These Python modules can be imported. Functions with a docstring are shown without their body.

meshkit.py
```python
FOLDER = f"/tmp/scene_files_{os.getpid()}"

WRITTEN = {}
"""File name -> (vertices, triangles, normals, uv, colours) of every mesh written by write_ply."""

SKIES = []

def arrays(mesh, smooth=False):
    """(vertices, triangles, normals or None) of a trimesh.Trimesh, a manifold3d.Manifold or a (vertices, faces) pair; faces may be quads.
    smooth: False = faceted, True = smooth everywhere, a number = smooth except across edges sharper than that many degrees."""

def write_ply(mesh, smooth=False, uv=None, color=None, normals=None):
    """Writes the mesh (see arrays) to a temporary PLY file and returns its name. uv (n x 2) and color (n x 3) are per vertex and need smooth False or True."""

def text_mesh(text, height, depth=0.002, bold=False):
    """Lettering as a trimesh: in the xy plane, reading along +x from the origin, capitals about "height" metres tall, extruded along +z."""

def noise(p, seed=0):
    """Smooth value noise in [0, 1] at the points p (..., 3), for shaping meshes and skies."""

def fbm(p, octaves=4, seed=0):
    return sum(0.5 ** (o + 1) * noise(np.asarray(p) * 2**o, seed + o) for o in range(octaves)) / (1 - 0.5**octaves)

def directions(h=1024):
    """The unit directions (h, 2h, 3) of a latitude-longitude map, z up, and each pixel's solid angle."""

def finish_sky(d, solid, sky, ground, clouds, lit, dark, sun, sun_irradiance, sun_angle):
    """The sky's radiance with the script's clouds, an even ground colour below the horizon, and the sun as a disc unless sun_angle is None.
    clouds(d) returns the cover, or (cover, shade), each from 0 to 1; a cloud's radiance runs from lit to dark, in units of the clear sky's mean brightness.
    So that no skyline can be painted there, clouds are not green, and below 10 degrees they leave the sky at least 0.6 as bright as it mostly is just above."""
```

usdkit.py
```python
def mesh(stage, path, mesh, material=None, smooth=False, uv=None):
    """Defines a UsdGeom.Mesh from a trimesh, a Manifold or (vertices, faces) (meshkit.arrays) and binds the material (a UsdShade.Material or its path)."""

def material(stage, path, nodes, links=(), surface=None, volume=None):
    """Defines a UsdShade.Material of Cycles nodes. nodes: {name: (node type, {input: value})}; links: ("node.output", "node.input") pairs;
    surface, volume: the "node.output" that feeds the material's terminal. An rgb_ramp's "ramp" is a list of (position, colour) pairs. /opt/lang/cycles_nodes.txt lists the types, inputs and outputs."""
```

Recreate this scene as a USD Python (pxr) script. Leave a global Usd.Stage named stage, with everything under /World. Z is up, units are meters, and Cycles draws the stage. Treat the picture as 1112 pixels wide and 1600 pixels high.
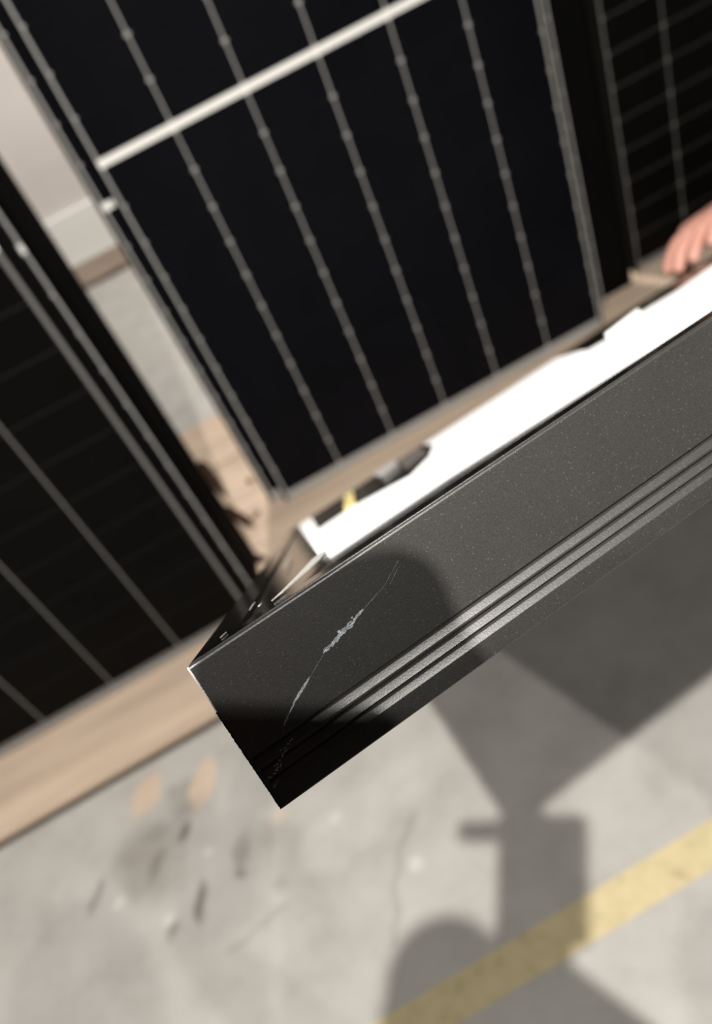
import math
import numpy as np
import trimesh
import manifold3d as m3
import meshkit
import usdkit
from shapely.geometry import Polygon, box as sbox
from pxr import Gf, Sdf, Usd, UsdGeom, UsdLux, UsdShade, Vt

stage = Usd.Stage.CreateInMemory()
UsdGeom.SetStageUpAxis(stage, UsdGeom.Tokens.z)
UsdGeom.SetStageMetersPerUnit(stage, 1.0)
UsdGeom.Xform.Define(stage, '/World')
UsdGeom.Scope.Define(stage, '/World/Looks')

# ------------------------------------------------------------------ camera
CAM = np.array([0.010, -2.02, 1.55])
RIGHT = np.array([0.86940168, -0.34787383, -0.35089104])
UP = np.array([0.49066584, 0.52418377, 0.69604483])
FWD = np.array([0.05820439, 0.77731279, -0.62641605])
FPX = 1280.0                                     # focal length in pixels of a 1112 wide picture
cam = UsdGeom.Camera.Define(stage, '/World/camera')
M = Gf.Matrix4d(*RIGHT, 0, *UP, 0, *(-FWD), 0, *CAM, 1)
cam.AddTransformOp().Set(M)
cam.CreateHorizontalApertureAttr(36.0)
cam.CreateVerticalApertureAttr(36.0 * 1600 / 1112)
cam.CreateFocalLengthAttr(36.0 * FPX / 1112)
cam.CreateClippingRangeAttr(Gf.Vec2f(0.01, 60))
cam.CreateFStopAttr(17.5)
cam.CreateFocusDistanceAttr(0.168)
cam.CreateExposureAttr(0.80)

# ------------------------------------------------------------------ lamps of the hall, with added fills (ceiling at 4.2 m)
LAMPS = {  # name: position, radius of the bulb, power
    'key': ((-0.186, -3.30, 4.14), 0.03, 640.0),
    'second': ((-0.87, -2.98, 4.14), 0.03, 150.0),
    'third': ((0.83, -3.94, 4.14), 0.03, 165.0),  # added unseen fill for the shaded part of the held frame
    'wall_fill': ((0.60, 2.10, 4.14), 0.06, 400.0),  # added unseen lamp that brightens the pale wall
}
LAMP_COLOR = (1.0, 0.955, 0.89)

# ------------------------------------------------------------------ helpers
used = {}


def numbered(parent, name):
    k = used.setdefault(str(parent), {})
    n = k.get(name, -1) + 1
    k[name] = n
    return f'{parent}/{name}' + (f'_{n:03d}' if n else '')


def tag(prim, label=None, cat=None, group=None, kind=None):
    for k, v in (('label', label), ('category', cat), ('group', group), ('kind', kind)):
        if v:
            prim.SetCustomDataByKey(k, v)
    return prim


def thing(name, label, cat, loc=(0, 0, 0), rotz=0.0, group=None):
    x = UsdGeom.Xform.Define(stage, numbered('/World', name))
    x.AddTranslateOp().Set(Gf.Vec3d(*map(float, loc)))
    if rotz:
        x.AddRotateZOp().Set(float(rotz))
    return tag(x.GetPrim(), label, cat, group)


def obj(name, mesh, mat, parent=None, smooth=False, label=None):
    p = usdkit.mesh(stage, numbered(parent.GetPath() if parent else '/World', name), mesh, mat, smooth=smooth).GetPrim()
    if label:
        p.SetCustomDataByKey('label', label)
    return p


def copy_of(src, name, label, loc, rotz=0.0, group=None):
    r = thing(name, label, src.GetCustomDataByKey('category'), loc, rotz, group)
    r.GetReferences().AddInternalReference(src.GetPath())
    r.SetInstanceable(True)
    return r


def bx(x0, x1, y0, y1, z0, z1, bevel=0.0):
    if bevel:
        e = [x1 - x0, y1 - y0, z1 - z0]
        pts = []
        for sx in (0, 1):
            for sy in (0, 1):
                for sz in (0, 1):
                    c = np.array([sx * e[0], sy * e[1], sz * e[2]])
                    s = np.array([1 - 2 * sx, 1 - 2 * sy, 1 - 2 * sz]) * bevel
                    for k in range(3):
                        q = c + s
                        q[k] -= s[k]
                        pts.append(q)
        h = trimesh.convex.convex_hull(np.array(pts))
        h.apply_translation((x0, y0, z0))
        return h
    b = trimesh.creation.box([x1 - x0, y1 - y0, z1 - z0])
    b.apply_translation(((x0 + x1) / 2, (y0 + y1) / 2, (z0 + z1) / 2))
    return b


def prism(poly, h, z0=0.0):
    m = trimesh.creation.extrude_polygon(poly if isinstance(poly, Polygon) else Polygon(poly), h, engine='earcut')
    m.apply_translation((0, 0, z0))
    return m


def join(ms):
    return trimesh.util.concatenate(ms)


def mat(name, nodes, links=(), surface='p.BSDF'):
    return usdkit.material(stage, '/World/Looks/' + name, nodes, links, surface=surface)


def plain(name, color, rough=0.5, metallic=0.0, spec=0.5, **kw):
    return mat(name, {'p': ('principled_bsdf', {'base_color': color, 'roughness': rough, 'metallic': metallic, 'specular_ior_level': spec, **kw})})


def lin(r, g, b):
    f = lambda c: c / 12.92 if c <= 0.04045 else ((c + 0.055) / 1.055) ** 2.4
    return tuple(f(c / 255.0) for c in (r, g, b))


def mottled(name, c1, c2, scale, rough=0.6, spec=0.4, bump=0.0, detail=5, stretch=(1, 1, 1), metallic=0.0):
    n = {'tc': ('texture_coordinate', {}), 'mp': ('mapping', {'scale': stretch}),
         'n': ('noise_texture', {'scale': scale, 'detail': detail, 'roughness': 0.6}),
         'r': ('rgb_ramp', {'ramp': [(0.3, c1), (0.7, c2)]}),
         'p': ('principled_bsdf', {'roughness': rough, 'specular_ior_level': spec, 'metallic': metallic})}
    l = [('tc.object', 'mp.vector'), ('mp.vector', 'n.vector'), ('n.fac', 'r.fac'), ('r.color', 'p.base_color')]
    if bump:
        n['b'] = ('bump', {'strength': bump, 'distance': 0.002})
        l += [('n.fac', 'b.height'), ('b.normal', 'p.normal')]
    return mat(name, n, l)


# ------------------------------------------------------------------ materials
m_cell = mottled('cell_silicon', (0.0022, 0.0024, 0.0038), (0.0032, 0.0036, 0.0054), 6, rough=0.35, spec=0.07)
m_cell_dull = mottled('cell_silicon_black', (0.0014, 0.0013, 0.0012), (0.0022, 0.0020, 0.0019), 6, rough=0.4, spec=0.07)
m_back = plain('white_backsheet', (0.34, 0.335, 0.325), 0.5, spec=0.2)
m_back_grey = plain('grey_backsheet', (0.15, 0.145, 0.14), 0.5, spec=0.2)
m_bar = plain('white_centre_gap', (0.86, 0.85, 0.82), 0.4, spec=0.2)
m_frame_black = plain('black_anodised_frame', (0.0022, 0.0021, 0.002), 0.6, spec=0.04)
m_frame_grey = plain('grey_anodised_rail', (0.30, 0.29, 0.27), 0.45, spec=0.3)
m_black_back = plain('black_backsheet', (0.002, 0.002, 0.002), 0.6, spec=0.05)
m_label = plain('paper_label', (0.7, 0.69, 0.66), 0.7)
m_wood = mottled('deck_wood', lin(168, 149, 132), lin(196, 176, 157), 3.0, 0.75, 0.2, stretch=(0.6, 5, 5))
m_wood_dark = mottled('stringer_wood', lin(120, 98, 80), lin(150, 124, 100), 5.0, 0.8, 0.2, stretch=(1, 6, 6))
m_burn = plain('burnt_wood', (0.035, 0.016, 0.010), 0.85, spec=0.1)
m_knot = plain('wood_knot', (0.16, 0.10, 0.06), 0.8, spec=0.1)
m_wall = mottled('wall_paint', lin(205, 198, 194), lin(214, 208, 204), 2.0, 0.8, 0.2)
m_white_base = plain('white_skirting_paint', (0.80, 0.79, 0.76), 0.6)
m_ceiling = plain('ceiling_paint', (0.09, 0.09, 0.09), 0.9)
m_darkwall = plain('dark_wall_paint', (0.05, 0.05, 0.05), 0.9)
m_brown = mottled('shade_board', lin(120, 105, 95), lin(140, 124, 112), 4.0, 0.8)
m_sheet = plain('white_matt', (0.84, 0.845, 0.85), 0.7, spec=0.1)
m_yellow_tape = plain('yellow_strap', lin(214, 196, 130), 0.6)
m_grey_clip = plain('grey_plastic', (0.40, 0.39, 0.38), 0.6)
m_brown_clip = plain('brown_plastic', (0.10, 0.085, 0.08), 0.6)
m_bare = plain('bare_aluminium', (0.90, 0.88, 0.85), 0.35, metallic=0.6)
m_glossy_black = plain('black_glass', (0.003, 0.0025, 0.002), 0.17, spec=0.5)
m_scratch = mottled('scratch_metal', (0.20, 0.23, 0.27), (0.62, 0.66, 0.71), 700, 0.5)
m_film_glint = mottled('film_and_glint', (0.34, 0.33, 0.31), (0.62, 0.61, 0.58), 900, 0.4)
m_lamp_body = plain('lamp_housing', (0.6, 0.6, 0.6), 0.5)
m_lamp_glow = mat('lamp_glow', {'e': ('emission', {'color': LAMP_COLOR, 'strength': 30.0})}, surface='e.emission')

# dark grey powder coat with fine pale specks
m_coat = mat('powder_coat', {
    'tc': ('texture_coordinate', {}),
    'v': ('voronoi_texture', {'scale': 1500.0}),
    'sr': ('math', {'math_type': 'less_than', 'value2': 0.20}),
    'w': ('white_noise_texture', {}),
    'pick': ('math', {'math_type': 'greater_than', 'value2': 0.76}),
    'both': ('math', {'math_type': 'multiply'}),
    'n': ('noise_texture', {'scale': 2600.0, 'detail': 2.0}),
    'n2': ('noise_texture', {'scale': 60.0, 'detail': 4.0}),
    'r': ('rgb_ramp', {'ramp': [(0.3, (0.020, 0.0193, 0.0184)), (0.7, (0.032, 0.0308, 0.0295))]}),
    'r2': ('rgb_ramp', {'ramp': [(0.3, (0.88, 0.88, 0.88)), (0.7, (1, 1, 1))]}),
    'mm': ('mix_color', {'blend_type': 'multiply', 'fac': 1.0}),
    'mx': ('mix_color', {'b': (0.070, 0.068, 0.065)}),
    'b': ('bump', {'strength': 0.25, 'distance': 0.0001}),
    'p': ('principled_bsdf', {'roughness': 0.34, 'specular_ior_level': 0.8}),
}, [('tc.object', 'v.vector'), ('v.distance', 'sr.value1'), ('v.position', 'w.vector'), ('w.value', 'pick.value1'), ('sr.value', 'both.value1'), ('pick.value', 'both.value2'),
    ('tc.object', 'n.vector'), ('tc.object', 'n2.vector'), ('n.fac', 'r.fac'), ('n2.fac', 'r2.fac'), ('r.color', 'mm.a'), ('r2.color', 'mm.b'), ('mm.result', 'mx.a'), ('both.value', 'mx.fac'), ('mx.result', 'p.base_color'),
    ('n.fac', 'b.height'), ('b.normal', 'p.normal')])

# concrete: colour of the stains lies in the mesh's own primvar, fine mottling comes on top
m_concrete = mat('concrete', {
    'a': ('attribute', {'attribute': 'stain'}),
    'tc': ('texture_coordinate', {}),
    'n': ('noise_texture', {'scale': 7.0, 'detail': 6.0, 'roughness': 0.62}),
    'r': ('rgb_ramp', {'ramp': [(0.28, (0.80, 0.79, 0.78)), (0.5, (0.95, 0.95, 0.945)), (0.72, (1.06, 1.06, 1.06))]}),
    'n2': ('noise_texture', {'scale': 160.0, 'detail': 3.0}),
    'r2': ('rgb_ramp', {'ramp': [(0.3, (0.90, 0.90, 0.90)), (0.7, (1.0, 1.0, 1.0))]}),
    'm1': ('mix_color', {'blend_type': 'multiply', 'fac': 1.0, 'use_clamp': False}),
    'm2': ('mix_color', {'blend_type': 'multiply', 'fac': 1.0, 'use_clamp': False}),
    'b': ('bump', {'strength': 0.15, 'distance': 0.002}),
    'p': ('principled_bsdf', {'roughness': 0.75, 'specular_ior_level': 0.2}),
}, [('a.color', 'm1.a'), ('tc.object', 'n.vector'), ('n.fac', 'r.fac'), ('r.color', 'm1.b'), ('m1.result', 'm2.a'), ('tc.object', 'n2.vector'), ('n2.fac', 'r2.fac'), ('r2.color', 'm2.b'),
    ('m2.result', 'p.base_color'), ('n2.fac', 'b.height'), ('b.normal', 'p.normal')])
m_yellow = mat('floor_paint', {
    'tc': ('texture_coordinate', {}),
    'n': ('noise_texture', {'scale': 24.0, 'detail': 6.0, 'roughness': 0.65}),
    'r': ('rgb_ramp', {'ramp': [(0.30, lin(164, 150, 118)), (0.42, lin(186, 173, 136)), (0.60, lin(196, 183, 146))]}),
    'p': ('principled_bsdf', {'roughness': 0.65, 'specular_ior_level': 0.2}),
}, [('tc.object', 'n.vector'), ('n.fac', 'r.fac'), ('r.color', 'p.base_color')])

# ------------------------------------------------------------------ the hall: floor, walls, ceiling
X0, X1, Y0, Y1, ZC = -9.0, 9.0, -14.0, 3.5, 4.2


def floor_mesh():
    xs = np.unique(np.r_[np.linspace(X0, -1.1, 8), np.arange(-1.1, 0.6, 0.006), np.linspace(0.6, X1, 8)].round(4))
    ys = np.unique(np.r_[np.linspace(Y0, -1.6, 8), np.arange(-1.6, -0.55, 0.006), np.linspace(-0.55, Y1, 10)].round(4))
    gx, gy = np.meshgrid(xs, ys, indexing='ij')
    v = np.stack([gx, gy, 0 * gx], -1).reshape(-1, 3)
    i = np.arange(len(xs) * len(ys)).reshape(len(xs), len(ys))
    f = np.stack([i[:-1, :-1], i[1:, :-1], i[1:, 1:], i[:-1, 1:]], -1).reshape(-1, 4)
    base = np.array([0.440, 0.425, 0.403])
    col = np.tile(base, (len(v), 1))
    p = v[:, :2]
    wob = np.stack([meshkit.fbm(np.c_[p * 22, 0 * p[:, :1]], 3, 5), meshkit.fbm(np.c_[p * 22, 0 * p[:, :1] + 9], 3, 8)], 1) - 0.5
    q = p + wob * 0.045
    q2 = p + wob * 0.022

    def blot(c, rx, ry, ang, color, amount, soft=0.35, pts=q):
        a = math.radians(ang)
        d = pts - np.array(c)
        u, w = d[:, 0] * math.cos(a) + d[:, 1] * math.sin(a), -d[:, 0] * math.sin(a) + d[:, 1] * math.cos(a)
        r = np.sqrt((u / rx) ** 2 + (w / ry) ** 2)
        k = np.clip((1 + soft - r) / (2 * soft), 0, 1)
        k = (k * k * (3 - 2 * k) * amount)[:, None]
        col[:] = col * (1 - k) + np.array(color) * k

    wet, dark, pale, tan = (0.29, 0.27, 0.245), (0.13, 0.115, 0.10), (0.53, 0.51, 0.485), (0.58, 0.46, 0.36)
    # broad damp patches and pale rubbed ones
    blot((-0.68, -0.83), 0.075, 0.10, 20, wet, 0.75)
    blot((-0.56, -0.72), 0.06, 0.05, 30, wet, 0.7)
    blot((-0.374, -1.00), 0.055, 0.10, 20, wet, 0.45)
    blot((-0.86, -0.80), 0.05, 0.06, 0, pale, 0.4)
    blot((-0.25, -1.02), 0.10, 0.07, 10, pale, 0.5)
    blot((-0.10, -0.98), 0.07, 0.05, 10, pale, 0.4)
    # two tan patches where the coating is gone
    blot((-0.653, -0.652), 0.037, 0.056, -35, tan, 0.95, 0.3, q2)
    blot((-0.512, -0.708), 0.033, 0.060, -25, tan, 0.95, 0.3, q2)
    blot((-0.36, -0.90), 0.018, 0.018, 0, tan, 0.5)
    # dark scuffs
    blot((-0.584, -0.806), 0.013, 0.026, -30, dark, 0.8, 0.5, q2)
    blot((-0.661, -0.846), 0.014, 0.040, -35, dark, 0.45, 0.5, q2)
    blot((-0.583, -0.985), 0.014, 0.046, -15, dark, 0.8, 0.5, q2)
    blot((-0.462, -0.930), 0.020, 0.036, -25, dark, 0.42, 0.5, q2)
    blot((-0.480, -0.975), 0.012, 0.013, 0, dark, 0.6, 0.5, q2)
    blot((-0.814, -0.837), 0.012, 0.038, -30, dark, 0.5, 0.5, q2)
    blot((-0.656, -1.013), 0.014, 0.018, 0, dark, 0.5, 0.5, q2)
    blot((-0.41, -1.05), 0.02, 0.018, 0, dark, 0.25, 0.6, q2)
    # a long curved wear mark
    pts = np.array([(-0.095, -1.061), (-0.150, -1.115), (-0.197, -1.197), (-0.231, -1.272)])
    t = np.linspace(0, 1, 40)
    cx, cy = np.interp(t, np.linspace(0, 1, 4), pts[:, 0]), np.interp(t, np.linspace(0, 1, 4), pts[:, 1])
    for a, b in zip(cx, cy):
        blot((a, b), 0.009, 0.009, 0, wet, 0.22, 0.5, q2)
    for k in np.linspace(0, 1, 20):
        blot((-0.55 + 0.14 * k, -1.125 + 0.03 * k), 0.010, 0.006, 0, wet, 0.25, 0.5, q2)
    # pale specks
    for c in ((-0.54, -0.886), (-0.764, -0.883), (-0.246, -0.974), (-0.132, -1.156), (-0.66, -0.985)):
        blot(c, 0.014, 0.011, 20, (0.62, 0.60, 0.56), 0.7, 0.5, q2)
    return v, f, np.clip(col, 0, 1)


fv, ff, fc = floor_mesh()
floor = tag(obj('floor', (fv, ff), m_concrete), 'worn grey concrete hall floor with scuffs and damp patches', None, None, 'structure')
UsdGeom.PrimvarsAPI(floor).CreatePrimvar('stain', Sdf.ValueTypeNames.Color3fArray, 'vertex').Set(Vt.Vec3fArray.FromNumpy(fc.astype(np.float32)))


def struct(name, mesh, m, label):
    return tag(obj(name, mesh, m), label, None, None, 'structure')


struct('wall_back', bx(X0, X1, Y1, Y1 + 0.1, 0, ZC), m_wall, 'pale painted hall wall behind the panel stacks')
struct('wall_left', bx(X0 - 0.1, X0, Y0, Y1, 0, ZC), m_darkwall, 'dark hall wall on the left')
struct('wall_right', bx(X1, X1 + 0.1, Y0, Y1, 0, ZC), m_darkwall, 'dark hall wall on the right')
struct('wall_front', bx(X0, X1, Y0 - 0.1, Y0, 0, ZC), m_darkwall, 'dark hall wall behind the viewer')
struct('ceiling', bx(X0, X1, Y0, Y1, ZC, ZC + 0.1), m_ceiling, 'grey hall ceiling')
struct('baseboard_back', bx(X0, X1, Y1 - 0.03, Y1, 0, 0.30, 0.004), m_white_base, 'tall white skirting along the pale wall')

line = trimesh.creation.box([4.6, 0.072, 0.0006])
line = line.subdivide_to_size(0.2) if False else line
line.apply_translation((1.2, -1.4145, 0.0003))
tag(obj('floor_line', line, m_yellow), 'worn yellow painted line running across the concrete floor', 'floor line')
bb = bx(-1.6, 1.4, 2.95, 3.36, 0, 0.03, 0.003)  # brown slab added to stand for shade on the floor
tag(obj('shade_board', bb, m_brown), 'brown board laid for the shade band at the foot of the pale wall', 'board')

# lamps: housing on the ceiling, glowing bulb below
for k, (pos, rad, power) in LAMPS.items():
    where = {'key': 'above the viewer', 'second': 'left of the one above the viewer', 'third': 'behind and right of the viewer, added as fill', 'wall_fill': 'between the panel stacks and the pale wall, added to light it'}[k]
    t = thing('ceiling_lamp', f'small round ceiling lamp {where}', 'lamp', (pos[0], pos[1], ZC))
    h = trimesh.creation.revolve(np.array([(0.0, -0.012), (0.07, -0.012), (0.085, -0.004), (0.085, 0.0), (0, 0.0)]), sections=32)
    obj('housing', h, m_lamp_body, t, smooth=40)
    L = UsdLux.DiskLight.Define(stage, str(t.GetPath()) + '/bulb')
    L.CreateRadiusAttr(rad)
    L.CreateIntensityAttr(power / (4 * math.pi ** 2 * rad * rad))
    L.CreateColorAttr(Gf.Vec3f(*LAMP_COLOR))
    L.AddTranslateOp().Set(Gf.Vec3d(0, 0, pos[2] - ZC))

# ------------------------------------------------------------------ pallet deck the panels stand on
DECK = 0.088
t = thing('pallet_deck', 'long low pallet of pale wooden boards carrying the upright solar panels', 'pallet')
ys = [(-0.612, -0.372), (-0.364, -0.124), (-0.116, 0.124), (0.132, 0.372), (0.380, 0.700)]
for a, b in ys:
    obj('deck_board', bx(-1.75, 2.75, a, b, DECK - 0.022, DECK, 0.002), m_wood, t)
for x in (-1.7, -0.95, -0.32, 0.30, 1.0, 1.8, 2.65):
    obj('stringer', bx(x, x + 0.08, -0.50, 0.68, 0.0, DECK - 0.022), m_wood_dark, t)


def patch(c, rx, ry, ang, seed, z=0.0008):
    th = np.linspace(0, 2 * np.pi, 28, endpoint=False)
    r = 0.75 + 0.5 * meshkit.fbm(np.c_[np.cos(th) * 1.4 + seed, np.sin(th) * 1.4, 0 * th], 3, seed)
    x, y = rx * r * np.cos(th), ry * r * np.sin(th)
    a = math.radians(ang)
    return prism(np.c_[c[0] + x * math.cos(a) - y * math.sin(a), c[1] + x * math.sin(a) + y * math.cos(a)], z, DECK)


for k, (c, rx, ry, a) in enumerate([((-0.192, 0.33), 0.020, 0.13, 8), ((-0.165, 0.06), 0.018, 0.10, 20), ((-0.17, -0.16), 0.016, 0.05, 30)]):
    obj('burn_mark', patch(c, rx, ry, a, k), m_burn, t, label='dark burnt patch on the deck')
for k, (c, rx, ry, a) in enumerate([((-0.085, 0.20), 0.010, 0.022, 10), ((-0.115, 0.02), 0.022, 0.012, 30)]):
    obj('knot', patch(c, rx, ry, a, k + 7, 0.0006), m_knot, t, label='small brown knot in the deck wood')

# ------------------------------------------------------------------ solar panels standing upright (local x right, y into the panel, z up, origin at the lower left corner of the first cell)
def solar_panel(label, loc, pitch=0.184, row=0.0925, gap=0.004, row_gap=0.0003, chamfer=0.006, cols=6, rows=11, cellmat=m_cell, right_gap=None, backmat=m_back, lip_r=0.006):
    t = thing('solar_panel', label, 'solar panel', loc)
    W, bar = cols * pitch, 0.020
    H = 2 * rows * row + bar - 0.002
    lip, marg, foot = 0.010, 0.004, 0.027
    rg = right_gap if right_gap is not None else marg
    # frame rails
    obj('frame_rail', prism(sbox(-marg - lip, -0.001, -marg, 0.034), H + 0.03 + foot, -foot), m_frame_black, t)
    obj('frame_rail', prism(sbox(W + rg, -0.001, W + rg + lip_r, 0.034), H + 0.03 + foot, -foot), m_frame_black, t)
    obj('frame_rail', bx(-marg, W + rg, -0.0015, 0.034, -foot, -foot + 0.009), m_frame_grey, t, label='grey lower frame rail')
    obj('frame_rail', bx(-marg, W + rg, -0.001, 0.034, H + 0.006, H + 0.03), m_frame_black, t)
    obj('backsheet', bx(-marg, W + rg, 0.0006, 0.006, -foot + 0.009, H + 0.006), backmat, t)
    obj('centre_bar', bx(-marg, W + rg, 0.0001, 0.0010, rows * row - 0.001, rows * row + bar - 0.003), m_bar, t, label='bright white bar across the middle')
    g, c = gap / 2, chamfer
    w, h = pitch - gap, row - row_gap
    poly = [(c, 0), (w - c, 0), (w, c), (w, h - c), (w - c, h), (c, h), (0, h - c), (0, c)] if c else [(0, 0), (w, 0), (w, h), (0, h)]
    cell = prism(Polygon(poly), 0.0008)
    v = np.array(cell.vertices)
    base = np.c_[v[:, 0], 0.0008 - v[:, 2], v[:, 1]]
    base_f = np.array(cell.faces)[:, ::-1]
    fixed = []
    for j in range(2 * rows):
        z = j * row + (bar - 0.002 if j >= rows else 0.0) + row_gap / 2
        for i in range(cols):
            obj('cell', trimesh.Trimesh(base + (i * pitch + g, 0, z), base_f, process=False), cellmat, t)
    return t


Z = 0.12
p1 = solar_panel('middle black solar panel with a bright white centre bar and beaded grey lines', (0, 0, Z))
solar_panel('solar panel directly behind the middle one, only its beaded left edge showing', (-0.042, 0.040, Z), rows=10, right_gap=0.004)
copy_of(p1, 'solar_panel', 'solar panel two behind the middle one, only its beaded right edge showing', (1.168 - 6 * 0.184, 0.080, Z))
p5 = solar_panel('solar panel at the right edge with thin lines across its narrow cells', (1.362, 0.158, Z), row_gap=0.0016, gap=0.004, cellmat=m_cell_dull, backmat=m_back_grey)
pl = solar_panel('all black solar panel on the left with smooth grey lines between wide cells', (-0.243 - 6 * 0.198, -0.370, Z + 0.002), pitch=0.198, row=0.105, row_gap=0.0009, gap=0.0045, chamfer=0, rows=10, cellmat=m_cell_dull, right_gap=0.007, backmat=m_back_grey, lip_r=0.026)
copy_of(p1, 'solar_panel', 'solar panel behind the left one, its beaded right edge showing', (-0.205 - 6 * 0.184, -0.330, Z))

# a panel turned round, black back showing in the gap
t = thing('black_panel', 'solar panel turned back to front, black back showing right of the middle panel', 'solar panel', (0.175, 0.120, 0.09))
obj('backsheet', bx(0.01, 1.120, 0.004, 0.008, 0.01, 2.08), m_black_back, t)
for a in ((0, 0.012, 0, 2.09), (1.118, 1.130, 0, 2.09), (0.012, 1.118, 0, 0.012), (0.012, 1.118, 2.078, 2.09)):
    obj('frame_rail', bx(a[0], a[1], 0, 0.032, a[2], a[3]), m_frame_black, t)
obj('cable', trimesh.creation.cylinder(0.008, segment=[(1.02, -0.004, 0.62), (1.06, -0.004, 1.5)], sections=10), m_black_back, t, smooth=40)
# further black panels of the left stack, seen end on
for k in range(4):
    y = -0.286 + 0.040 * k
    t = thing('stacked_panel', ['second', 'third', 'fourth', 'rearmost'][k] + ' panel back from the beaded edge in the left stack, seen as a black edge', 'solar panel', (-1.36, y, 0.09))
    xr = 1.178 + 0.006 * k
    obj('backsheet', bx(0.01, xr - 0.012, 0.004, 0.008, 0.01, 2.08), m_black_back, t)
    for a in ((0, 0.012, 0, 2.09), (xr - 0.012, xr, 0, 2.09), (0.012, xr - 0.012, 0, 0.012), (0.012, xr - 0.012, 2.078, 2.09)):
        obj('frame_rail', bx(a[0], a[1], 0, 0.034, a[2], a[3]), m_frame_black, t)

# ------------------------------------------------------------------ the solar panel held in front of the lens
O = np.array([-0.0245, -1.8995, 1.4400])
A = np.array([0.9904, 0.1356, -0.0249]); A /= np.linalg.norm(A)
B = np.array([0.0518, -0.5329, -0.8446]); B /= np.linalg.norm(B)
C = np.array([0.0213, 0.8016, -0.5974]); C /= np.linalg.norm(C)
LEN, DEP, HT = 1.76, 0.75, 0.035


def held(v):                                      # (along the rail, into the panel, down the side) -> world, from the corner
    v = np.asarray(v, float)
    return v[..., :1] * A + v[..., 1:2] * C + v[..., 2:3] * B


def fix(m):
    m = trimesh.Trimesh(held(m.vertices), m.faces, process=False)
    if m.volume < 0:
        m.invert()
    return m


def arc(cx, cy, r, a0, a1, n=6):
    return [(cx + r * math.cos(math.radians(a)), cy + r * math.sin(math.radians(a))) for a in np.linspace(a0, a1, n)]


# rail section: (into, down); outer side at into = 0 with three grooves
def rail_section(grooves=(0.0226, 0.0256, 0.0282)):
    r = 0.0011
    pts = arc(r, r, r, 270, 180)                                            # top outer corner
    for g in grooves:                                      # each groove: deep slot, then a long lower slope that faces up
        pts += [(0, g - 0.0001), (0.0001, g), (0.00105, g + 0.0001), (0.00105, g + 0.00080), (0.00075, g + 0.00090), (0.00062, g + 0.00105), (0.00005, g + 0.00240), (0.0, g + 0.00258)]
    pts += arc(0.0005, HT - 0.0005, 0.0005, 180, 90, 4)
    pts += [(0.028, HT), (0.028, HT - 0.0016), (0.0016, HT - 0.0016), (0.0016, 0.0075), (0.0115, 0.0075), (0.0115, 0.0004), (0.0111, 0.0)]
    return np.array(pts)


def rail(length, sec, mitre=True):
    e = trimesh.creation.extrude_polygon(Polygon(sec).buffer(0), 1.0, engine='earcut')
    v = e.vertices
    s0 = v[:, 0] if mitre else 0 * v[:, 0]
    return trimesh.Trimesh(np.c_[np.where(v[:, 2] < 0.5, s0, length - s0), v[:, 0], v[:, 1]], e.faces, process=False)


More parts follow.
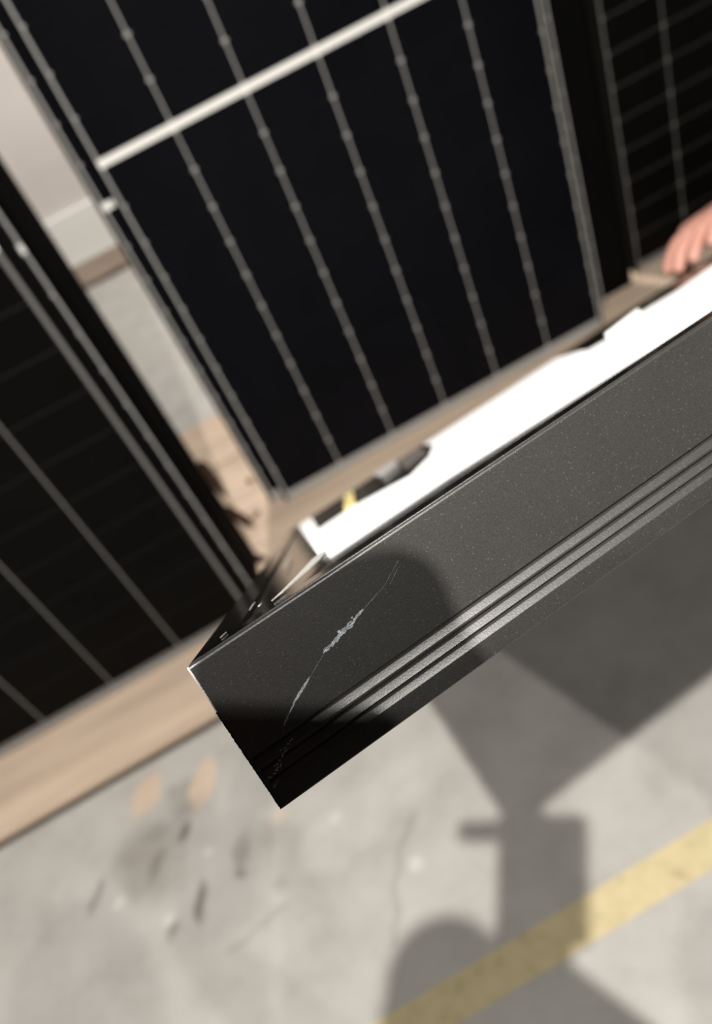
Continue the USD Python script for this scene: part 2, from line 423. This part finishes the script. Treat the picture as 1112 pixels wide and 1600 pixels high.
hp = thing('held_panel', 'dark grey edge of a solar panel held up close, scratched grooved frame', 'solar panel', O)
sec = rail_section()
front = fix(rail(LEN, sec))
obj('frame_rail', front, m_coat, hp, smooth=25, label='dark grey grooved front rail with a pale scratch')
sec = rail_section(())
rest = rail(LEN, sec)
v = rest.vertices.copy(); v[:, 1] = DEP - v[:, 1]
obj('frame_rail', fix(trimesh.Trimesh(v, rest.faces, process=False)), m_glossy_black, hp, smooth=25)
rest = rail(DEP, sec)
v = rest.vertices.copy()[:, [1, 0, 2]]
obj('frame_rail', fix(trimesh.Trimesh(v, rest.faces, process=False)), m_glossy_black, hp, smooth=25)
v = v.copy(); v[:, 0] = LEN - v[:, 0]
obj('frame_rail', fix(trimesh.Trimesh(v, rest.faces, process=False)), m_glossy_black, hp, smooth=25)
obj('laminate', fix(bx(0.0112, LEN - 0.0112, 0.0112, DEP - 0.0112, 0.0010, 0.0060)), m_glossy_black, hp, label='black glass face')
# the black lip of the front rail is a separate painted strip
obj('lip', fix(bx(0.0030, LEN - 0.003, 0.00112, 0.0118, -0.00003, 0.0012)), m_glossy_black, hp, label='glossy black upper lip of the frame')
# bare metal where the rail was cut
rng = np.random.default_rng(4)
n = 90
w = np.linspace(0.0003, 0.0110, n)
out = 0.00042 * (0.55 + 0.45 * rng.random(n)) * np.interp(w, [0, 0.004, 0.011], [1.0, 1.0, 0.45])
edge = Polygon(np.r_[np.c_[np.full(n, -0.00003), w], np.c_[out, w][::-1]])
e = prism(edge, 0.00006)
obj('cut_edge', fix(trimesh.Trimesh(np.c_[e.vertices[:, 0], -e.vertices[:, 2] + 0.00002, e.vertices[:, 1]], e.faces, process=False)), m_bare, hp, label='bright bare metal along the sawn end')
n = 140
w = np.linspace(0.0110, 0.0348, n)
out = 0.00016 * rng.random(n) + 0.00003
edge = Polygon(np.r_[np.c_[np.full(n, -0.00012 * 1), w] - np.c_[0.00016 * rng.random(n), 0 * w], np.c_[out, w][::-1]])
e = prism(edge.buffer(0), 0.00006)
obj('cut_edge', fix(trimesh.Trimesh(np.c_[e.vertices[:, 0], -e.vertices[:, 2] + 0.00002, e.vertices[:, 1]], e.faces, process=False)), m_frame_black, hp, label='ragged dark burr on the sawn end')


def on_face(flakes, name, m, label, t=0.00003):
    ms = []
    for f in flakes:
        f = Polygon(f).buffer(0)
        for g in getattr(f, 'geoms', [f]):
            if g.area > 1e-10:
                ms.append(prism(g, t))
    e = join(ms)
    return obj(name, fix(trimesh.Trimesh(np.c_[e.vertices[:, 0], -e.vertices[:, 2] + 0.00001, e.vertices[:, 1]], e.faces, process=False)), m, hp, label=label)


# scratch: a chain of flakes where the coat was scraped off (millimetres along the rail, down the side)
def flakes(path, width, count, length, seed):
    rng = np.random.default_rng(seed)
    path = np.array(path) / 1000
    seg = np.r_[0, np.cumsum(np.linalg.norm(np.diff(path, axis=0), axis=1))]
    out = []
    for k in range(count):
        s = seg[-1] * (k + rng.random()) / count
        c = np.array([np.interp(s, seg, path[:, 0]), np.interp(s, seg, path[:, 1])])
        d = np.array([np.interp(min(s + 1e-4, seg[-1]), seg, path[:, 0]) - np.interp(s - 1e-4, seg, path[:, 0]), np.interp(min(s + 1e-4, seg[-1]), seg, path[:, 1]) - np.interp(s - 1e-4, seg, path[:, 1])])
        d /= np.linalg.norm(d)
        nrm = np.array([-d[1], d[0]])
        c = c + nrm * rng.normal() * width * 0.35 / 1000
        L, W = length * (0.5 + rng.random()) / 1000, width * (0.25 + 0.6 * rng.random()) / 1000
        th = np.linspace(0, 2 * np.pi, 9, endpoint=False)
        r = 0.7 + 0.6 * rng.random(9)
        out.append(np.c_[np.cos(th) * r * L / 2, np.sin(th) * r * W / 2] @ np.array([d, nrm]) + c)
    return out


m_hair = plain('faint_scratch', (0.17, 0.17, 0.17), 0.5)
thin = flakes([(47.2, 6.2), (41.9, 8.9), (35.4, 10.6)], 0.10, 60, 0.7, 1) + flakes([(46.0, 7.6), (43.0, 9.3)], 0.10, 14, 0.6, 2) + flakes([(24.5, 13.2), (18.8, 16.0)], 0.08, 26, 0.6, 3) + flakes([(9.8, 20.8), (8.3, 22.4)], 0.12, 10, 0.4, 4)
on_face(thin, 'scratch', m_hair, 'faint hairline part of the scratch')
bold = (flakes([(35.2, 10.5), (31.5, 11.8), (29.1, 12.1), (24.5, 13.2)], 0.42, 70, 0.95, 5) + flakes([(33.0, 11.0), (26.0, 12.9)], 0.75, 22, 0.6, 6)
        + flakes([(18.6, 16.0), (16.1, 17.1), (14.0, 18.1)], 0.40, 46, 0.9, 7) + flakes([(14.0, 18.1), (9.8, 20.8)], 0.22, 30, 0.9, 8)
        + flakes([(9.8, 24.3), (6.0, 25.0)], 0.5, 7, 0.3, 9) + flakes([(7.6, 25.3), (3.6, 26.9)], 0.4, 12, 0.35, 10) + flakes([(5.0, 27.2), (0.9, 28.2)], 0.45, 14, 0.35, 11) + flakes([(2.6, 29.4), (1.0, 30.4)], 0.4, 6, 0.2, 12))
on_face(bold, 'scratch', m_scratch, 'pale scraped flakes of the scratch')

# peeling film, and highlights painted as pale slivers, on the black lip
def on_top(polys, name, m, label, h0=0.0, h1=0.0004):
    e = join([prism(Polygon(p).buffer(0), h1 - h0) for p in polys])
    return obj(name, fix(trimesh.Trimesh(np.c_[e.vertices[:, 0], e.vertices[:, 1], -(e.vertices[:, 2] + h0)], e.faces, process=False)), m, hp, label=label)


on_top([[(0.0195, 0.0125), (0.0215, 0.0178), (0.0233, 0.0250), (0.0256, 0.0350), (0.0274, 0.0435), (0.0300, 0.0560), (0.0325, 0.0600), (0.0345, 0.0520), (0.0322, 0.0400), (0.0292, 0.0310), (0.0253, 0.0230), (0.0222, 0.0165)]], 'film_edge', m_film_glint, 'white curled edge of peeling film', 0.0004, 0.0007)
for q in ([(0.0068, 0.0092), (0.0074, 0.0118), (0.0080, 0.0124), (0.0074, 0.0100)], [(0.0120, 0.030), (0.0122, 0.040), (0.0126, 0.043), (0.0124, 0.032)], [(0.0182, 0.10), (0.0186, 0.15), (0.0191, 0.16), (0.0188, 0.11)], [(0.0150, 0.024), (0.0154, 0.0262), (0.0158, 0.0270), (0.0155, 0.0245)]):
    on_top([q], 'glint', m_film_glint, 'small pale painted chip on the black lip', 0.0002, 0.00045)


# ------------------------------------------------------------------ what lies on the held panel
def lying(name, label, cat, m, poly, h0, h1):
    t = tag(obj(name, None, m), label, cat) if False else None
    e = prism(Polygon(poly), h1 - h0)
    v = np.c_[e.vertices[:, 0], e.vertices[:, 1], -(e.vertices[:, 2] + h0)]
    g = trimesh.Trimesh(held(v) + O, e.faces, process=False)
    if g.volume < 0:
        g.invert()
    return tag(obj(name, g, m), label, cat)


GL = -0.0009
lying('white_sheet', 'thin white sheet with a notched far side lying on the held panel', 'packing foam', m_sheet,  # thin white shape laid over the glass face
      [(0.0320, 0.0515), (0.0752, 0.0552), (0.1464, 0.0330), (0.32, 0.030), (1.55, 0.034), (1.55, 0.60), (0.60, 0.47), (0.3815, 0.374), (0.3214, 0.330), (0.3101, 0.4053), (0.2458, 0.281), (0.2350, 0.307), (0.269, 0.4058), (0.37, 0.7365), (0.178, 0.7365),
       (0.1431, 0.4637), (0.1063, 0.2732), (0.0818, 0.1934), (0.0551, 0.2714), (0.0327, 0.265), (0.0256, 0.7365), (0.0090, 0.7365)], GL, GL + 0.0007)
lying('white_strip', 'narrow white strip lying on the white sheet at its right notch', 'packing foam', m_sheet, [(0.222, 0.245), (0.236, 0.262), (0.292, 0.335), (0.281, 0.312)], GL + 0.0009, GL + 0.005)
lying('yellow_strap', 'short yellow strap across the dark notch behind the white sheet', 'strap', m_yellow_tape, [(0.0500, 0.285), (0.0575, 0.28), (0.0790, 0.70), (0.0690, 0.70)], GL, GL + 0.0012)
lying('grey_clip', 'small grey plastic clip at the left notch of the white sheet', 'clip', m_grey_clip, [(0.083, 0.34), (0.108, 0.44), (0.135, 0.70), (0.106, 0.70)], GL, GL + 0.004)
lying('brown_strip', 'dark brown plastic strip beside the grey clip on the held panel', 'strip', m_brown_clip, [(0.092, 0.28), (0.118, 0.35), (0.165, 0.70), (0.138, 0.70)], GL, GL + 0.002)


# ------------------------------------------------------------------ the phone that takes the picture, with added light blockers (just behind the lens)
def view(x, y, z):                                 # metres right, up, forward of the lens
    return CAM + x * RIGHT + y * UP + z * FWD


def slab(poly, z0, z1):
    e = prism(Polygon(poly), z1 - z0)
    g = trimesh.Trimesh(e.vertices[:, :1] * RIGHT + e.vertices[:, 1:2] * UP + (e.vertices[:, 2:] + z0) * FWD, e.faces, process=False)
    if g.volume < 0:
        g.invert()
    return g


ph = thing('phone', 'black phone held at the viewpoint, with added light blockers', 'phone', CAM)
obj('body', slab(sbox(-0.062, -0.110, 0.028, 0.0205).buffer(0.008), -0.019, -0.010), m_frame_black, ph)
# an added unseen flap stands up beside the lens, outlined to shade the held frame
blocker = [(-0.0700, 0.0150), (-0.0690, 0.0430), (-0.0660, 0.0478), (-0.0550, 0.0526), (-0.0401, 0.0577), (-0.0360, 0.0592), (-0.0325, 0.0596), (-0.0289, 0.0588), (-0.0262, 0.0572), (-0.0243, 0.0545), (-0.0207, 0.0456), (-0.0152, 0.0385), (-0.0110, 0.0200)]
obj('lamp_blocker', slab(sbox(-0.120, -0.004, -0.060, 0.0215), -0.0135, -0.0110), m_frame_black, ph)  # unseen plate added to keep the second lamp off the frame corner
obj('shade_blocker', slab(Polygon(blocker).buffer(0), -0.0125, -0.0102), m_frame_black, ph)


# ------------------------------------------------------------------ people: the one with the phone stands behind the lens, the helper beyond the right edge
def sph(p, r):
    return m3.Manifold.sphere(r, 20).translate([float(x) for x in p])


def bone(a, ra, b, rb):
    return m3.Manifold.batch_hull([sph(a, ra), sph(b, rb)])


def chain(pts):                                     # [(point, radius), ...]
    return [bone(pts[i][0], pts[i][1], pts[i + 1][0], pts[i + 1][1]) for i in range(len(pts) - 1)]


def fuse(parts, edge, rounds=12):
    g = m3.Manifold.batch_boolean(parts, m3.OpType.Add).refine_to_length(edge)
    m = g.to_mesh()
    t = trimesh.Trimesh(m.vert_properties[:, :3], m.tri_verts)
    before = t.vertices.copy()
    trimesh.smoothing.filter_taubin(t, iterations=rounds)
    move = t.vertices - before
    far = np.linalg.norm(move, axis=1, keepdims=True)
    t.vertices = before + move * np.minimum(1, 0.010 / np.maximum(far, 1e-9))       # slivers must not run away
    return t


def hand_parts(wrist, fdir, ndir, side, curl, spread=0.0):
    """wrist; fdir towards the fingers; ndir out of the palm; side +1 or -1: thumb side along cross(fdir, ndir)."""
    W = np.array(wrist, float)
    f = np.array(fdir, float); f /= np.linalg.norm(f)
    n = np.array(ndir, float); n -= f * (n @ f); n /= np.linalg.norm(n)
    s = np.cross(f, n) * side
    out = [m3.Manifold.batch_hull([sph(W + s * 0.016, 0.017), sph(W - s * 0.016, 0.017), sph(W + f * 0.085 + s * 0.030, 0.012), sph(W + f * 0.078 - s * 0.032, 0.012)])]
    for off, L, r in ((0.030, 0.072, 0.0090), (0.010, 0.080, 0.0092), (-0.011, 0.074, 0.0088), (-0.031, 0.058, 0.0080)):
        p = W + f * 0.080 + s * off
        ang, pts = 0.0, [(p, r * 1.08)]
        for k, (part, da) in enumerate(((0.45, curl[0]), (0.31, curl[1]), (0.24, curl[2]))):
            ang += da
            d = f * math.cos(ang) + n * math.sin(ang) + s * spread * off * 6
            p = p + d * L * part
            pts.append((p, r * (1.0 - 0.09 * k)))
        out += chain(pts)
    b = W + f * 0.022 + s * 0.026
    k1 = b + (f * 0.78 + s * 0.50 + n * 0.36) * 0.042
    k2 = k1 + (f * 0.90 + s * 0.10 + n * 0.42) * 0.032
    k3 = k2 + (f * 0.86 - s * 0.10 + n * 0.50) * 0.025
    out += chain([(b, 0.0135), (k1, 0.0110), (k2, 0.0100), (k3, 0.0085)])
    return out


m_skin = mottled('skin', lin(172, 124, 110), lin(190, 142, 128), 40, 0.55, 0.3)
m_jacket = mottled('dark_jacket', (0.010, 0.010, 0.011), (0.016, 0.016, 0.018), 60, 0.9, 0.1)
m_trousers = mottled('dark_trousers', (0.012, 0.012, 0.015), (0.020, 0.020, 0.024), 60, 0.9, 0.1)
m_sleeve = mottled('brown_sweater', (0.075, 0.045, 0.036), (0.10, 0.062, 0.05), 80, 0.95, 0.1)
m_shoe = plain('black_shoe', (0.012, 0.011, 0.010), 0.6)
m_hairc = mottled('dark_hair', (0.010, 0.008, 0.006), (0.018, 0.013, 0.010), 90, 0.7)


def person(label, J, face, hands, top, group=None):
    """J: joints; face: direction the face looks; hands: two tuples for hand_parts."""
    t = thing('person', label, 'person')
    J = {k: np.array(v, float) for k, v in J.items()}
    h = J['head']
    fd = np.array(face, float); fd /= np.linalg.norm(fd)
    up = J['head'] - J['neck']; up -= fd * (up @ fd); up /= np.linalg.norm(up)
    sd = np.cross(fd, up)
    head = [m3.Manifold.batch_hull([sph(h + up * 0.035 - fd * 0.018, 0.082), sph(h + up * 0.03 + fd * 0.022, 0.074), sph(h - up * 0.06 + fd * 0.036, 0.048), sph(h - up * 0.092 + fd * 0.058, 0.024)])]
    head += [bone(h + fd * 0.086 + up * 0.01, 0.010, h + fd * 0.104 - up * 0.030, 0.015)]                                    # nose
    head += [bone(h + fd * 0.083 - up * 0.064 - sd * 0.018, 0.008, h + fd * 0.083 - up * 0.064 + sd * 0.018, 0.008)]            # lips
    head += [bone(h + sd * e * 0.020 + fd * 0.086 + up * 0.026, 0.010, h + sd * e * 0.046 + fd * 0.074 + up * 0.024, 0.009) for e in (-1, 1)]   # brows
    head += [bone(h + sd * e * 0.078 - up * 0.022, 0.012, h + sd * e * 0.082 + up * 0.016 - fd * 0.01, 0.016) for e in (-1, 1)]                # ears
    neck = chain([(h - up * 0.06 - fd * 0.01, 0.056), (J['neck'], 0.058), (J['chest'], 0.075)])
    body = head + neck
    for e, hd in zip('lr', hands):
        body += chain([(J['chest'] * 0.5 + J['sh_' + e] * 0.5, 0.06), (J['sh_' + e], 0.054), (J['el_' + e], 0.042), (J['wr_' + e], 0.027)])
        body += hand_parts(*hd)
    body += [bone(J['chest'], 0.11, J['pelvis'], 0.105)]
    for e in 'lr':
        body += chain([(J['hip_' + e], 0.085), (J['kn_' + e], 0.056), (J['an_' + e], 0.040)])
    obj('body', fuse(body, 0.011, 8), m_skin, t, smooth=60)
    for e in (-1, 1):
        obj('eye', sph_mesh(h + sd * e * 0.032 + fd * 0.083 + up * 0.008, 0.0115), m_label, t, smooth=True)
    hair = m3.Manifold.batch_hull([sph(h + up * 0.050 - fd * 0.026, 0.084), sph(h + up * 0.058 + fd * 0.022, 0.072), sph(h - up * 0.015 - fd * 0.042, 0.070)])
    obj('hair', fuse([hair], 0.015, 4), m_hairc, t, smooth=60)
    coat = [m3.Manifold.batch_hull([sph(J['sh_l'], 0.070), sph(J['sh_r'], 0.070), sph(J['neck'] - (J['neck'] - J['chest']) * 0.25, 0.075), sph(J['chest'], 0.128), sph(J['pelvis'] + (J['chest'] - J['pelvis']) * 0.35, 0.125)]),
            m3.Manifold.batch_hull([sph(J['chest'], 0.126), sph(J['hip_l'] + (0, 0, 0.04), 0.105), sph(J['hip_r'] + (0, 0, 0.04), 0.105)])]
    for e in 'lr':
        coat += chain([(J['sh_' + e], 0.070), (J['el_' + e], 0.056), (J['el_' + e] + (J['wr_' + e] - J['el_' + e]) * 0.93, 0.040)])
    obj('jacket', fuse(coat, 0.02, 8), top, t, smooth=60)
    leg = []
    for e in 'lr':
        leg += chain([(J['hip_' + e], 0.100), (J['kn_' + e], 0.074), (J['an_' + e] + (0, 0, 0.01), 0.058)])
    leg += [bone(J['hip_l'], 0.10, J['hip_r'], 0.10)]
    obj('trousers', fuse(leg, 0.02, 8), m_trousers, t, smooth=60)
    for e in 'lr':
        a = J['an_' + e]
        toe = np.array(fd) * (1, 1, 0); toe /= np.linalg.norm(toe)
        s = m3.Manifold.batch_hull([sph((a[0], a[1], 0.055), 0.048), sph(a * (1, 1, 0) - toe * 0.05 + (0, 0, 0.035), 0.035), sph(a * (1, 1, 0) + toe * 0.17 + (0, 0, 0.036), 0.036), sph(a * (1, 1, 0) + toe * 0.12 + (0, 0, 0.042), 0.042)])
        s = s.trim_by_plane([0, 0, 1], 0.001)
        m = s.to_mesh()
        obj('shoe', (m.vert_properties[:, :3], m.tri_verts), m_shoe, t, smooth=50)
    return t


def sph_mesh(c, r):
    m = trimesh.creation.icosphere(2, r)
    m.apply_translation(c)
    return m


# the one who takes the picture
Jp = dict(head=(-0.180, -2.215, 1.630), neck=(-0.165, -2.285, 1.490), chest=(-0.130, -2.380, 1.300), pelvis=(-0.11, -2.50, 0.96),
          sh_r=(0.045, -2.370, 1.395), sh_l=(-0.325, -2.370, 1.395), el_r=(0.075, -2.330, 1.130), el_l=(-0.400, -2.420, 1.110), wr_r=tuple(view(-0.030, -0.145, -0.040)), wr_l=(-0.390, -2.330, 0.860),
          hip_l=(-0.20, -2.52, 0.92), hip_r=(-0.02, -2.52, 0.92), kn_l=(-0.22, -2.48, 0.50), kn_r=(0.01, -2.50, 0.50), an_l=(-0.23, -2.56, 0.09), an_r=(0.02, -2.58, 0.09))
person('person in a dark jacket behind the viewpoint holding up a phone', Jp, (0.20, 0.80, -0.55),
       ((Jp['wr_l'], (0.05, 0.25, -1.0), (0.9, 0.2, 0.1), 1, (0.25, 0.4, 0.3)), (Jp['wr_r'], tuple(UP + FWD * 0.1), tuple(FWD), -1, (0.15, 0.30, 0.25))), m_jacket)
# the helper whose fingers rest on the far side of the held panel
Jw = dict(head=(1.42, -0.90, 1.60), neck=(1.47, -0.88, 1.46), chest=(1.50, -0.86, 1.29), pelvis=(1.53, -0.84, 0.93),
          sh_r=(1.40, -0.70, 1.36), sh_l=(1.42, -1.04, 1.36), el_l=(1.10, -1.06, 1.17), el_r=(1.40, -0.62, 1.07), wr_l=tuple(O + 0.712 * A + 0.752 * C - 0.039 * B), wr_r=(1.33, -0.64, 0.83),
          hip_l=(1.54, -0.93, 0.90), hip_r=(1.54, -0.75, 0.90), kn_l=(1.53, -0.94, 0.49), kn_r=(1.53, -0.75, 0.49), an_l=(1.56, -0.94, 0.09), an_r=(1.56, -0.74, 0.09))
person('person in a brown sweater beyond the right edge, fingers on the held panel', Jw, (-0.80, -0.25, -0.50),
       ((Jw['wr_l'], tuple(-0.95 * A - 0.22 * C), tuple(B), -1, (0.17, 0.28, 0.25)), (Jw['wr_r'], (-0.1, -0.05, -1.0), (-0.2, -0.95, 0.0), 1, (0.25, 0.4, 0.3))), m_sleeve)
